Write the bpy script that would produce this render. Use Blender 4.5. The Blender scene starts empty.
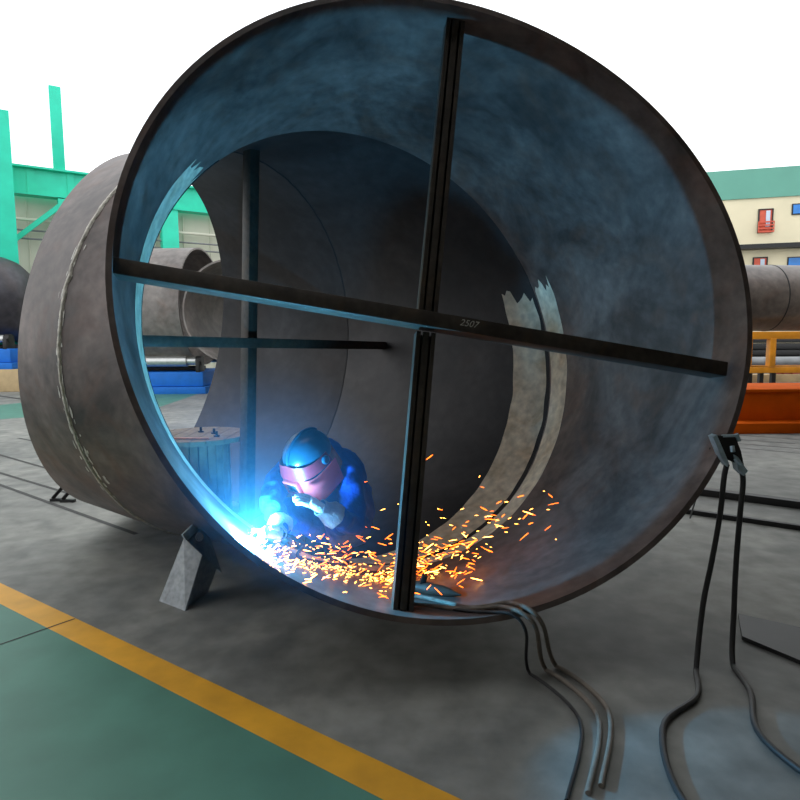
import bpy, bmesh, math, random
from mathutils import Vector as V, Matrix as M, noise as mnoise
random.seed(7)
PI = math.pi
sc = bpy.context.scene
C = sc.collection

# ------------------------------------------------------------------ camera
CAM_H = 1.818
PITCH, ROLL, FPX = -0.1006, -0.007, 602.5
cp_, sp_ = math.cos(PITCH), math.sin(PITCH)
fwd = V((0, cp_, sp_)); up0 = V((0, -sp_, cp_)); r0 = V((1, 0, 0))
cr_, sr_ = math.cos(ROLL), math.sin(ROLL)
right = cr_*r0 + sr_*up0
up = -sr_*r0 + cr_*up0
cam = bpy.data.cameras.new('camera'); cam.sensor_width = 36; cam.lens = 36*FPX/800
cam.clip_end = 500
camo = bpy.data.objects.new('camera', cam); C.objects.link(camo)
camo.matrix_world = M(((right.x, up.x, -fwd.x, 0), (right.y, up.y, -fwd.y, 0), (right.z, up.z, -fwd.z, CAM_H), (0, 0, 0, 1)))
sc.camera = camo

# ------------------------------------------------------------------ light
sc.view_settings.view_transform = 'Standard'
sc.view_settings.look = 'None'
sc.view_settings.gamma = 1
sc.view_settings.exposure = 0.12
W = bpy.data.worlds.new('sky'); sc.world = W; W.use_nodes = True
bg = W.node_tree.nodes['Background']
bg.inputs[0].default_value = (0.93, 0.97, 1.0, 1); bg.inputs[1].default_value = 1.75
ARC_POWER = 290
GLOW_HAZE = .10  # density of the haze added for the arc's glare
ARC_COL = (0.10, 0.55, 1.0)


def srgb(r, g, b):
    f = lambda c: ((c/255+0.055)/1.055)**2.4 if c > 10 else c/255/12.92
    return (f(r), f(g), f(b))


def ray(px, py):
    d = fwd*FPX + right*(px-400) - up*(py-400)
    return d


def at(px, py, Y):
    d = ray(px, py)
    return V((0, 0, CAM_H)) + d*(Y/d.y)


def gnd(px, py, z=0.0):
    d = ray(px, py)
    return V((0, 0, CAM_H)) + d*((z-CAM_H)/d.z)


# ------------------------------------------------------------------ materials
def newmat(name):
    m = bpy.data.materials.new(name); m.use_nodes = True
    return m, m.node_tree, m.node_tree.nodes['Principled BSDF']


def plain(name, col, rough=.5, metal=0., var=.12, scale=6., bump=0., bscale=40.):
    """procedural: a colour broken up by noise"""
    m, t, b = newmat(name)
    tc = t.nodes.new('ShaderNodeTexCoord')
    n = t.nodes.new('ShaderNodeTexNoise'); n.inputs['Scale'].default_value = scale; n.inputs['Detail'].default_value = 6
    t.links.new(tc.outputs['Object'], n.inputs['Vector'])
    r = t.nodes.new('ShaderNodeValToRGB')
    r.color_ramp.elements[0].position = .3; r.color_ramp.elements[1].position = .7
    r.color_ramp.elements[0].color = (*[c*(1-var) for c in col], 1)
    r.color_ramp.elements[1].color = (*[min(1, c*(1+var)) for c in col], 1)
    t.links.new(n.outputs['Fac'], r.inputs[0]); t.links.new(r.outputs[0], b.inputs['Base Color'])
    b.inputs['Roughness'].default_value = rough; b.inputs['Metallic'].default_value = metal
    if bump:
        n2 = t.nodes.new('ShaderNodeTexNoise'); n2.inputs['Scale'].default_value = bscale; n2.inputs['Detail'].default_value = 5
        t.links.new(tc.outputs['Object'], n2.inputs['Vector'])
        bp = t.nodes.new('ShaderNodeBump'); bp.inputs['Strength'].default_value = bump; bp.inputs['Distance'].default_value = .02
        t.links.new(n2.outputs['Fac'], bp.inputs['Height']); t.links.new(bp.outputs[0], b.inputs['Normal'])
    return m


def steel(name, dark, light, stain, scale=1.2, rough=.55, metal=.25, stain_amt=.5, streak=(1, 1, 1)):
    """mill scale: two greys mottled at two sizes with rusty stains and scratches"""
    m, t, b = newmat(name)
    L = t.links.new
    tc = t.nodes.new('ShaderNodeTexCoord')
    mp = t.nodes.new('ShaderNodeMapping'); mp.inputs['Scale'].default_value = streak
    L(tc.outputs['Object'], mp.inputs['Vector'])
    n1 = t.nodes.new('ShaderNodeTexNoise'); n1.inputs['Scale'].default_value = scale; n1.inputs['Detail'].default_value = 9; n1.inputs['Roughness'].default_value = .62
    n1.inputs['Distortion'].default_value = .6
    L(mp.outputs[0], n1.inputs['Vector'])
    r1 = t.nodes.new('ShaderNodeValToRGB'); r1.color_ramp.elements[0].position = .36; r1.color_ramp.elements[1].position = .68
    r1.color_ramp.elements[0].color = (*dark, 1); r1.color_ramp.elements[1].color = (*light, 1)
    L(n1.outputs['Fac'], r1.inputs[0])
    n2 = t.nodes.new('ShaderNodeTexNoise'); n2.inputs['Scale'].default_value = scale*1.7; n2.inputs['Detail'].default_value = 7
    n2.inputs['Distortion'].default_value = 1.5
    L(tc.outputs['Object'], n2.inputs['Vector'])
    r2 = t.nodes.new('ShaderNodeValToRGB'); r2.color_ramp.elements[0].position = .5; r2.color_ramp.elements[1].position = .72
    r2.color_ramp.elements[0].color = (0, 0, 0, 1); r2.color_ramp.elements[1].color = (stain_amt,)*3+(1,)
    L(n2.outputs['Fac'], r2.inputs[0])
    mx = t.nodes.new('ShaderNodeMixRGB'); L(r2.outputs[0], mx.inputs[0]); L(r1.outputs[0], mx.inputs[1]); mx.inputs[2].default_value = (*stain, 1)
    v = t.nodes.new('ShaderNodeTexNoise'); v.inputs['Scale'].default_value = scale*9; v.inputs['Detail'].default_value = 10
    L(tc.outputs['Object'], v.inputs['Vector'])
    r3 = t.nodes.new('ShaderNodeValToRGB'); r3.color_ramp.elements[0].position = .3; r3.color_ramp.elements[1].position = .75
    r3.color_ramp.elements[0].color = (.72, .72, .72, 1); r3.color_ramp.elements[1].color = (1.25, 1.25, 1.25, 1)
    L(v.outputs['Fac'], r3.inputs[0])
    mu = t.nodes.new('ShaderNodeMixRGB'); mu.blend_type = 'MULTIPLY'; mu.inputs[0].default_value = 1
    L(mx.outputs[0], mu.inputs[1]); L(r3.outputs[0], mu.inputs[2]); L(mu.outputs[0], b.inputs['Base Color'])
    b.inputs['Roughness'].default_value = rough; b.inputs['Metallic'].default_value = metal
    bp = t.nodes.new('ShaderNodeBump'); bp.inputs['Strength'].default_value = .12; bp.inputs['Distance'].default_value = .01
    L(v.outputs['Fac'], bp.inputs['Height']); L(bp.outputs[0], b.inputs['Normal'])
    return m


def glow(name, col, strength):
    m, t, b = newmat(name)
    b.inputs['Base Color'].default_value = (*col, 1)
    b.inputs['Emission Color'].default_value = (*col, 1); b.inputs['Emission Strength'].default_value = strength
    return m


MT = {}
MT['shell'] = steel('mill_scale_steel', srgb(60, 53, 51), srgb(124, 110, 105), srgb(100, 70, 56), 1.3, .5, .15, .55)
MT['old_steel'] = steel('dusty_grey_steel', srgb(96, 90, 87), srgb(140, 132, 127), srgb(115, 95, 85), .5, .6, .1, .5)
MT['dark_pipe'] = steel('dark_coated_steel', srgb(50, 48, 54), srgb(80, 77, 82), srgb(75, 58, 50), .5, .45, .2, .4)
MT['bead'] = plain('weld_bead', srgb(186, 180, 168), .55, .3, .35, 25, .6, 60)
MT['scar'] = plain('grinding_scuff', srgb(196, 192, 184), .5, .3, .3, 30)
MT['groove'] = plain('dark_joint_line', srgb(26, 25, 27), .7, 0, .3, 20)
MT['band'] = steel('primer_band', srgb(196, 184, 160), srgb(232, 222, 200), srgb(176, 148, 108), 1.6, .6, .05, .6, (1, 1, .3))
MT['brace'] = steel('dark_brace_steel', srgb(54, 48, 43), srgb(78, 71, 64), srgb(84, 66, 46), 2.5, .5, .3, .5)
MT['chalk'] = plain('white_chalk', srgb(190, 186, 176), .9, 0, .3, 60)
MT['floor'] = steel('concrete_floor', srgb(112, 112, 108), srgb(146, 145, 138), srgb(96, 98, 96), .55, .68, 0, .7)
MT['yellow'] = plain('yellow_floor_paint', srgb(222, 160, 40), .5, 0, .12, 5)
MT['green_floor'] = plain('green_floor_paint', srgb(78, 128, 112), .5, 0, .12, 3)
MT['slot'] = plain('floor_slot_shadow', srgb(52, 50, 48), .7, 0, .2, 4)
MT['plate'] = steel('grey_plate_steel', srgb(120, 124, 128), srgb(150, 154, 156), srgb(110, 105, 100), 3, .45, .4, .4)
MT['frame_green'] = plain('green_frame_paint', srgb(24, 206, 170), .45, 0, .08, 2)
MT['wall'] = plain('beige_cladding', srgb(205, 203, 185), .7, 0, .05, 1)
MT['cream'] = plain('cream_render', srgb(226, 214, 182), .7, 0, .05, .6)
MT['teal'] = plain('teal_parapet_paint', srgb(98, 160, 142), .6, 0, .06, .5)
MT['dark'] = plain('black_steel', srgb(32, 31, 31), .5, .2, .2, 8)
MT['red'] = plain('red_door_paint', srgb(205, 84, 58), .5, 0, .1, 4)
MT['blueglass'] = plain('blue_window_glass', srgb(40, 130, 215), .2, 0, .25, 1)
MT['paleglass'] = plain('pale_glass', srgb(190, 205, 222), .2, 0, .1, 1)
MT['orange'] = plain('orange_machine_paint', srgb(196, 84, 4), .8, 0, .12, 3)
MT['orange'].node_tree.nodes['Principled BSDF'].inputs['Specular IOR Level'].default_value = .1
MT['amber'] = plain('amber_stand_paint', srgb(226, 146, 28), .5, 0, .15, 3)
MT['blue'] = plain('blue_machine_paint', srgb(8, 112, 210), .65, 0, .12, 3)
MT['bright'] = plain('bright_roller_steel', srgb(196, 196, 194), .3, .7, .1, 8)
MT['plinth'] = plain('tan_timber', srgb(190, 165, 125), .8, 0, .15, 3)
MT['wood'] = plain('weathered_wood', srgb(150, 132, 112), .75, 0, .25, 7, .4, 30)
MT['cloth'] = plain('blue_work_cloth', srgb(34, 76, 178), .85, 0, .15, 9, .35, 45)
MT['skin'] = plain('skin', srgb(176, 122, 92), .6, 0, .08, 20)
MT['helmet'] = plain('dark_teal_helmet', srgb(22, 58, 78), .28, 0, .1, 10)
MT['visor'] = plain('pink_red_shield', srgb(214, 74, 78), .4, 0, .1, 9)
MT['visor_band'] = plain('rose_brow_band', srgb(124, 32, 42), .35, 0, .12, 9)
MT['lens'] = plain('dark_lens', srgb(60, 70, 74), .12, 0, .1, 10)
MT['leather'] = plain('brown_leather', srgb(150, 92, 44), .65, 0, .3, 18, .3, 60)
MT['glove'] = plain('white_leather_glove', srgb(214, 206, 200), .75, 0, .08, 20, .3, 70)
MT['cuff'] = plain('grey_leather_cuff', srgb(158, 150, 158), .75, 0, .2, 16, .3, 70)
MT['boot'] = plain('dark_brown_boot', srgb(66, 50, 42), .6, 0, .2, 14)
MT['cable'] = plain('black_rubber_cable', srgb(36, 34, 34), .55, 0, .2, 20)
MT['pale_cable'] = plain('dusty_grey_cable', srgb(118, 108, 98), .7, 0, .2, 20)
MT['clamp'] = plain('bright_galvanised_steel', srgb(176, 196, 206), .4, .5, .25, 22)
MT['chalk_ring'] = MT['chalk']
MT['arc'] = glow('welding_arc', (0.75, 0.93, 1.0), 260)
MT['spark'] = glow('orange_spark', (1.0, 0.15, 0.01), 6)
MT['spark_hot'] = glow('yellow_white_spark', (1.0, 0.38, 0.06), 16)
MT['copper'] = plain('copper_brown_rod', srgb(196, 130, 100), .4, .4, .15, 20)
MT['clutter_red'] = plain('rusty_red_stock', srgb(176, 92, 76), .7, 0, .3, 2)
MT['clutter_grey'] = plain('grey_bar_stock', srgb(120, 122, 124), .5, .2, .3, 2)


MT['bore'] = steel('shaded_bore_steel', srgb(32, 29, 30), srgb(60, 55, 55), srgb(48, 38, 36), 1.1, .55, .15, .55)  # dark steel, darkened further to put the deep bore's shade into the colour
MT['brown_pipe'] = steel('brown_grey_pipe', srgb(84, 76, 72), srgb(114, 104, 98), srgb(84, 62, 52), .5, .4, .25, .5)
MT['hall'] = plain('beige_hall_lining', srgb(150, 138, 122), .8, 0, .08, 1)  # beige chosen to bounce warm light from the unseen sides
# ------------------------------------------------------------------ mesh helpers
class MB:
    def __init__(s):
        s.bm = bmesh.new()

    def verts(s, pts):
        return [s.bm.verts.new(p) for p in pts]

    def face(s, vs, mi=0):
        try:
            f = s.bm.faces.new(vs); f.material_index = mi; return f
        except ValueError:
            return None

    def box(s, c, size, rot=None, bevel=0.0, mi=0):
        c = V(c); hx, hy, hz = [a/2 for a in size]
        R = rot or M.Identity(3)
        vs = s.verts([c + R @ V((x*hx, y*hy, z*hz)) for x in (-1, 1) for y in (-1, 1) for z in (-1, 1)])
        fs = []
        for q in ((0, 1, 3, 2), (4, 6, 7, 5), (0, 4, 5, 1), (2, 3, 7, 6), (0, 2, 6, 4), (1, 5, 7, 3)):
            fs.append(s.face([vs[i] for i in q], mi))
        if bevel:
            es = list({e for f in fs for e in f.edges})
            bmesh.ops.bevel(s.bm, geom=es, offset=bevel, segments=2, affect='EDGES', profile=.5)
        return s

    def beam(s, a, b, w, h, upv=(0, 0, 1), bevel=0.0, mi=0):
        a, b = V(a), V(b); d = (b-a); L = d.length; d.normalize()
        x = V(upv).cross(d)
        if x.length < 1e-4: x = V((1, 0, 0))
        x.normalize(); z = d.cross(x)
        R = M((x, d, z)).transposed()
        return s.box((a+b)/2, (w, L, h), R, bevel, mi)

    def prism(s, pts, d, mi=0):
        """polygon pts extruded by vector d"""
        d = V(d); a = s.verts([V(p) for p in pts]); b = s.verts([V(p)+d for p in pts])
        n = len(pts)
        s.face(a[::-1], mi); s.face(b, mi)
        for i in range(n):
            s.face([a[i], a[(i+1) % n], b[(i+1) % n], b[i]], mi)
        return s

    def tube(s, pts, r, n=10, closed_ends=True, mi=0):
        pts = [V(p) for p in pts]
        if not isinstance(r, (list, tuple)): r = [r]*len(pts)
        prev = None; rings = []
        for i, p in enumerate(pts):
            t = (pts[min(i+1, len(pts)-1)]-pts[max(i-1, 0)]).normalized()
            if prev is None:
                x = t.orthogonal().normalized()
            else:
                x = (prev - t*prev.dot(t)).normalized()
            prev = x; y = t.cross(x)
            rings.append(s.verts([p + r[i]*(math.cos(2*PI*k/n)*x + math.sin(2*PI*k/n)*y) for k in range(n)]))
        for a, b in zip(rings, rings[1:]):
            for k in range(n):
                s.face([a[k], a[(k+1) % n], b[(k+1) % n], b[k]], mi)
        if closed_ends:
            s.face(rings[0][::-1], mi); s.face(rings[-1], mi)
        return s

    def cyl(s, a, b, r, n=24, mi=0):
        return s.tube([a, b], r, n, True, mi)

    def lathe(s, c, axis, prof, n=32, mi=0):
        """prof: (radius, height along axis)"""
        c = V(c); ax = V(axis).normalized(); x = ax.orthogonal().normalized(); y = ax.cross(x)
        rings = [s.verts([c + ax*h + max(r, 1e-4)*(math.cos(2*PI*k/n)*x+math.sin(2*PI*k/n)*y) for k in range(n)]) for r, h in prof]
        for a, b in zip(rings, rings[1:]):
            for k in range(n):
                s.face([a[k], a[(k+1) % n], b[(k+1) % n], b[k]], mi)
        return s

    def ell(s, c, radii, R=None, nu=20, nv=12, mi=0):
        c = V(c); R = R or M.Identity(3)
        rows = []
        for j in range(nv+1):
            ph = -PI/2 + PI*j/nv
            rows.append(s.verts([c + R @ V((radii[0]*math.cos(ph)*math.cos(2*PI*k/nu), radii[1]*math.cos(ph)*math.sin(2*PI*k/nu), radii[2]*math.sin(ph))) for k in range(nu)]))
        for a, b in zip(rows, rows[1:]):
            for k in range(nu):
                s.face([a[k], a[(k+1) % nu], b[(k+1) % nu], b[k]], mi)
        return s

    def build(s, name, mats, parent=None, angle=35, label=None, weld=True):
        if weld: bmesh.ops.remove_doubles(s.bm, verts=s.bm.verts[:], dist=1e-5)
        bmesh.ops.recalc_face_normals(s.bm, faces=s.bm.faces[:])
        me = bpy.data.meshes.new(name); s.bm.to_mesh(me); s.bm.free()
        if not isinstance(mats, (list, tuple)): mats = [mats]
        for m in mats: me.materials.append(m)
        me.shade_smooth(); me.set_sharp_from_angle(angle=math.radians(angle))
        o = bpy.data.objects.new(name, me); C.objects.link(o)
        if parent is not None:
            o.parent = parent
            o.matrix_parent_inverse = M.Identity(4)
            pw = world_loc(parent)
            for v_ in me.vertices: v_.co -= pw
        if label: o['label'] = label
        return o


def world_loc(o):
    p = V((0, 0, 0))
    while o is not None:
        p += o.location; o = o.parent
    return p


def tag(o, label, cat, group=None, kind=None):
    o['label'] = label; o['category'] = cat
    if group: o['group'] = group
    if kind: o['kind'] = kind
    return o


def thing(name, loc, label, cat, group=None):
    o = bpy.data.objects.new(name, None); C.objects.link(o)
    o.location = loc; o.empty_display_size = .2
    return tag(o, label, cat, group)


def structure(mb, name, mats, angle=35):
    o = mb.build(name, mats, None, angle); o['kind'] = 'structure'
    return o


def dup(src, parent=None, loc=None):
    c = src.copy(); C.objects.link(c)
    if parent is not None: c.parent = parent
    if loc is not None: c.location = loc
    for ch in list(src.children): dup(ch, c)
    return c


# ------------------------------------------------------------------ the setting
# floor: concrete with painted zones and inlaid slots in the same sheet
fl = MB()
def quadz(pts, z, mi):
    fl.face(fl.verts([V((p[0], p[1], z)) for p in pts]), mi)
quadz([(-70, -14), (70, -14), (70, 75), (-70, 75)], 0, 0)
def strip(a, b, w, z, mi, ext0=0, ext1=0):
    a, b = V((a[0], a[1], 0)), V((b[0], b[1], 0)); d = (b-a).normalized(); a = a-d*ext0; b = b+d*ext1
    nrm = V((-d.y, d.x, 0))*w/2
    quadz([a-nrm, b-nrm, b+nrm, a+nrm], z, mi)
# yellow walkway edge and the green walkway this side of it
y1, y2 = gnd(0, 583), gnd(117, 638); y3, y4 = gnd(0, 604), gnd(68, 638)
dy = (y2-y1).normalized()
ya, yb = y1-dy*3, y2+dy*5
off = (y3-y1) - dy*((y3-y1).dot(dy))
quadz([ya, yb, yb+off, ya+off], .002, 1)
quadz([ya+off, yb+off, yb+off*9, ya+off*9], .0015, 2)
e1 = gnd(75, 619); e2 = gnd(20, 638)
strip(e1, e2, .012, .0035, 3, 0, 2)
# green strip far left
g1, g2, g3, g4 = gnd(-60, 415), gnd(140, 401), gnd(140, 391), gnd(-60, 404)
quadz([gnd(-60, 424), gnd(160, 407), gnd(215, 388), gnd(160, 389), gnd(-60, 411)], .002, 2)
# rails' slots in the floor, left
for (a, b, w) in (((0, 455), (45, 468), .05), ((0, 473), (70, 494), .05), ((0, 485), (105, 523), .05), ((18, 438), (32, 441), .05)):
    strip(gnd(*a), gnd(*b), w, .003, 3, 0 if a[0] else 2, .6)
for (a, b, w) in (((0, 388), (20, 391), .14), ((0, 396), (20, 399), .14)):
    strip(gnd(*a), gnd(*b), w, .003, 3, 4, 1)
# slots of the grating by the orange cart, right
for k in range(5):
    strip(gnd(738, 431+k*4.2), gnd(800, 435+k*4.6), .035, .003, 3, .5, 6)
structure(fl, 'floor', [MT['floor'], MT['yellow'], MT['green_floor'], MT['slot']])

# unseen hall roof shaped to dim the near bays, with light-blocking sides added
b = MB(); b.box((8.8, -1.2, 9.1), (16.8, 25.6, .2)); b.box((-3.8, -6.9, 9.1), (8.4, 14.2, .2))
for k in range(5): b.beam((.4, -12.8+k*5.2, 8.9), (17.2, -18+k*5.2, 8.9), .3, .3)
structure(b, 'ceiling', [MT['hall']])
b = MB(); b.box((4.5, -13.8, 4.5), (25, .2, 9)); structure(b, 'wall_back_blocker', [MT['hall']])  # unseen, added to cut the light from behind
b = MB(); b.box((17.1, 3, 4.5), (.2, 33.4, 9)); structure(b, 'wall_right_blocker', [MT['hall']])  # out of view, added to block sky light from the right
b = MB(); b.box((-7.9, -7.0, 4.5), (.2, 13.4, 9)); structure(b, 'wall_rear_blocker', [MT['hall']])  # unseen, added to darken the floor on the camera side
# ------------------------------------------------------------------ left hall side: green steel frame and beige cladding
lw0 = at(0, 339, 26.0); lwd = V((.84, .54, 0)).normalized(); lwn = V((lwd.y, -lwd.x, 0))   # lwn points at the viewer's side
def lw(t, z, n=0.0):
    p = V((lw0.x, lw0.y, 0)) + lwd*t + lwn*n
    return V((p.x, p.y, z))
HB = 7.9
wl = MB()
wl.prism([lw(-14, 0), lw(17, 0), lw(17, HB+.2), lw(-14, HB+.2)], -lwn*.25)
for k in range(-10, 13):        # cladding ribs
    wl.beam(lw(k*1.3, 0, .03), lw(k*1.3, HB, .03), .05, .04)
structure(wl, 'wall_left', [MT['wall']])
fr = thing('hall_gantry', lw(0, 0), 'green painted steel frame of columns and crane beam along the left hall wall', 'steel frame')
# column at the photo's edge: H profile
def column(t, w=.75):
    b = MB(); 
    b.beam(lw(t-w/2, 0, .95), lw(t-w/2, 11.5, .95), .06, .6, lwd)
    b.beam(lw(t+w/2, 0, .95), lw(t+w/2, 11.5, .95), .06, .6, lwd)
    b.beam(lw(t, 0, .95), lw(t, 11.5, .95), w, .06, lwd)
    return b.build('column', MT['frame_green'], fr)
b = MB(); b.box(lw(.38, 5.2, 1.6), (.78, .6, 11.4), M((lwd, lwn, V((0, 0, 1)))).transposed(), .02)
b.box(lw(.38, 5.2, 1.95), (.95, .05, 11.4), M((lwd, lwn, V((0, 0, 1)))).transposed())
b.build('column', MT['frame_green'], fr)
b = MB(); b.box(lw(7.05, 4.0, .5), (.75, .6, 7.95), M((lwd, lwn, V((0, 0, 1)))).transposed(), .02); b.build('column', MT['frame_green'], fr)
b = MB(); b.box(lw(2.6, 10.9, .5), (.45, .3, 3.5), M((lwd, lwn, V((0, 0, 1)))).transposed(), .01); b.build('post', MT['frame_green'], fr)
b = MB()
b.beam(lw(-12, 8.55, .55), lw(17, 8.55, .55), .12, 1.1)
b.beam(lw(-12, 9.13, .55), lw(17, 9.13, .55), .6, .08)
b.beam(lw(-12, 8.02, .55), lw(17, 8.02, .55), .6, .08)
for k in range(-6, 11): b.beam(lw(k*1.5, 8.02, .62), lw(k*1.5, 9.13, .62), .05, .28, lwd)
b.build('crane_beam', MT['frame_green'], fr)
b = MB(); b.beam(lw(-.2, 5.2, .7), lw(2.9, 8.0, .7), .2, .2); b.build('diagonal_brace', MT['frame_green'], fr)
b = MB(); b.box(lw(2.7, 7.3, .6), (.5, .45, 1.3), M((lwd, lwn, V((0, 0, 1)))).transposed(), .02); b.build('bracket', MT['frame_green'], fr)
b = MB(); b.beam(lw(-12, 2.3, .3), lw(17, 2.3, .3), .12, .12); b.build('wall_rail', MT['frame_green'], fr)
for i, (z, r_, lab) in enumerate(((7.0, .07, 'pale pipe running highest along the left hall wall'), (6.55, .04, 'middle dark conduit along the left hall wall'), (6.2, .04, 'lowest dark conduit along the left hall wall'))):
    o = MB().cyl(lw(-10, z, .45), lw(16, z, .45), r_, 10).build('conduit', MT['wall'] if i == 0 else MT['clutter_grey'])
    tag(o, lab, 'conduit', 'conduits along the left hall wall')

# ------------------------------------------------------------------ right: two-storey building
rb0 = at(770, 339, 43.0); rbd = V((.966, -.26, 0)).normalized(); rbn = V((-rbd.y, rbd.x, 0))*-1
def rb(t, z, n=0.0):
    p = V((rb0.x, rb0.y, 0)) + rbd*t + rbn*n
    return V((p.x, p.y, z))
RBR = M((rbd, rbn, V((0, 0, 1)))).transposed()
bld = thing('building', rb(0, 0), 'two storey cream building with teal parapet across the yard at right', 'building')
b = MB(); b.prism([rb(-14, 0), rb(16, 0), rb(16, 11.6), rb(-14, 11.6)], -rbn*8); b.build('wall', MT['cream'], bld)
b = MB(); b.prism([rb(-14.1, 11.45, .12), rb(16, 11.45, .12), rb(16, 13.45, .12), rb(-14.1, 13.45, .12)], -rbn*8.2); b.build('parapet', MT['teal'], bld)
b = MB(); b.beam(rb(-14, 8.05, .45), rb(16, 8.05, .45), .9, .3); b.build('ledge', MT['dark'], bld)
def bdoor(t, z):
    b = MB(); b.box(rb(t, z+.8, .02), (.86, .1, 1.6), RBR, .01); d = b.build('door', MT['red'], bld)
    b = MB(); b.box(rb(t+.14, z+.95, .09), (.26, .06, 1.1), RBR); b.build('pane', MT['paleglass'], d)
    b = MB(); b.box(rb(t, z+1.6, .06), (.94, .1, .08), RBR); b.box(rb(t-.43, z+.8, .06), (.08, .1, 1.6), RBR); b.box(rb(t+.43, z+.8, .06), (.08, .1, 1.6), RBR)
    b.build('door_frame', MT['dark'], d)
    b = MB()
    for k in range(4): b.beam(rb(t-.48, z+.05+k*.22, .3), rb(t+.48, z+.05+k*.22, .3), .06, .09)
    for s_ in (-.48, .48): b.beam(rb(t+s_, z, .3), rb(t+s_, z+.75, .3), .05, .05)
    b.build('railing', MT['red'], bld)
bdoor(-.7, 9.05); bdoor(-.9, 5.75)
def bwin(t, z, w=2.2, h=.75):
    b = MB(); b.box(rb(t, z, .03), (w, .08, h), RBR); d = b.build('window', MT['dark'], bld)
    b = MB(); 
    for s_ in (-.25, .25): b.box(rb(t+s_*w, z, .08), (w*.44, .05, h*.8), RBR)
    b.build('pane', MT['blueglass'], d)
bwin(2.0, 10.55); bwin(1.9, 6.95)
b = MB(); b.box(rb(-3.9, 10.0, .03), (.5, .08, 1.3), RBR); b.build('window', MT['dark'], bld)
o = MB().cyl(rb(2.4, 13.47, -.2), rb(2.4, 18.5, -.2), .05, 8).build('mast', MT['teal']); tag(o, 'thin mast rising from the teal parapet at right', 'pole')

# ------------------------------------------------------------------ the welded pipe bend
ZS = .065
R = 1.75
def nvec(yaw, t): return V((math.sin(yaw)*math.cos(t), math.cos(yaw)*math.cos(t), math.sin(t)))
RINGS = []
for (x, y, z, yaw, t) in ((.2646, 3.2918, 1.9971, -.1227, -.1897), (-.1505, 4.7165, 1.7748, -.5175, -.2763), (-1.4581, 5.6398, 1.679, -1.0581, .0745), (-2.5741, 6.2196, 1.8101, -1.4312, .1699)):
    n = nvec(yaw, t); u = V((math.cos(yaw), -math.sin(yaw), 0)); v = u.cross(n)
    RINGS.append((V((x, y, z+ZS)), u, v, n))
def oval(th):
    c = (-.0062, -.0141, -.0082, .0187, -.0516, .0196, .0093)
    return c[0] + sum(c[1+2*k]*math.cos((k+1)*th) + c[2+2*k]*math.sin((k+1)*th) for k in range(3))
def rp(i, th, off=0.0):
    c, u, v, n = RINGS[i]
    r = R + off + (oval(th) if i == 0 else 0)
    return c + r*(math.cos(th)*u + math.sin(th)*v)
def pp(i, s_, th, off=0.0):
    """a point of can i, s along it, th round it, off outward of the outer face"""
    return rp(i, th, off).lerp(rp(i+1, th, off), s_)
T = .032
def loft(mb, i, s0, s1, th0, th1, off, n, m=1, mi=0, closed=False):
    rows = []
    for j in range(m+1):
        s_ = s0+(s1-s0)*j/m
        rows.append(mb.verts([pp(i, s_, th0+(th1-th0)*k/n, off) for k in range(n if closed else n+1)]))
    for a, b_ in zip(rows, rows[1:]):
        for k in range(n):
            mb.face([a[k], a[(k+1) % len(a)], b_[(k+1) % len(a)], b_[k]], mi)
    return rows
pipe = thing('pipe_bend', RINGS[1][0]-V((0, 0, RINGS[1][0].z)), 'huge dark steel pipe bend standing on the floor with braces across its mouth', 'pipe')
NS = 160
for i in range(3):
    b = MB()
    o_ = loft(b, i, 0, 1, 0, 2*PI, 0, NS, 4, 0, True)
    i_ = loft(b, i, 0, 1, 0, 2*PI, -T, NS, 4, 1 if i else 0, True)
    for k in range(NS):
        k2 = (k+1) % NS
        if i == 0: b.face([o_[0][k], o_[0][k2], i_[0][k2], i_[0][k]])
        if i == 2: b.face([o_[-1][k], i_[-1][k], i_[-1][k2], o_[-1][k2]])
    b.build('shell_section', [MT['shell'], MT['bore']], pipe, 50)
# outside weld seams with ground scuffs beside them
def bead(i_joint, off, w, th0, th1, mat, name, label=None, h=.008):
    b = MB(); n = 220; rows = []
    for k in range(n+1):
        th = th0+(th1-th0)*k/n
        P = rp(i_joint, th, off); rad = (P-RINGS[i_joint][0]).normalized()*(1 if off >= -.005 else -1)
        ax = RINGS[i_joint][3]; wob = .3*w*mnoise.noise(V((th*22, 0, 3.1))); ww = w*(1+.5*mnoise.noise(V((th*37, 5, 0))))
        rows.append(b.verts([P - ax*(ww/2) + ax*wob - rad*.004, P + ax*wob - ax*ww*.25 + rad*h, P+ax*wob+ax*ww*.25+rad*h, P + ax*(ww/2) + ax*wob - rad*.004]))
    for a, c_ in zip(rows, rows[1:]):
        for k in range(3): b.face([a[k], a[k+1], c_[k+1], c_[k]])
    return b.build(name, mat, pipe, 60, label)
sm = bead(2, .002, .036, math.radians(100), math.radians(245), MT['bead'], 'weld_seam', 'pale rough weld seam round the outside')
bead(1, .002, .03, 0, 2*PI, MT['bead'], 'weld_seam')
b = MB()
rnd = random.Random(3)
for k in range(120):                       # ground spots where tack welds were cleaned off
    th = math.radians(rnd.choice((rnd.gauss(150, 14), rnd.gauss(178, 9), rnd.gauss(196, 10), rnd.gauss(206, 7))))
    if not math.radians(118) < th < math.radians(228): continue
    ds = rnd.gauss(0, .07) if rnd.random() < .6 else rnd.gauss(0, .03)
    i, s_ = (1, 1+ds/1.6) if ds < 0 else (2, ds/1.26)
    n = 7; rr = rnd.uniform(.008, .03); st = rnd.uniform(1, 2.6); P = []
    for q in range(n):
        a = 2*PI*q/n; f = rr*rnd.uniform(.5, 1.1)
        P.append(pp(i, min(.999, max(.001, s_ + f*math.cos(a)/1.5)), th + f*st*math.sin(a)/R, .0035))
    b.face(b.verts(P))
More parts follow.
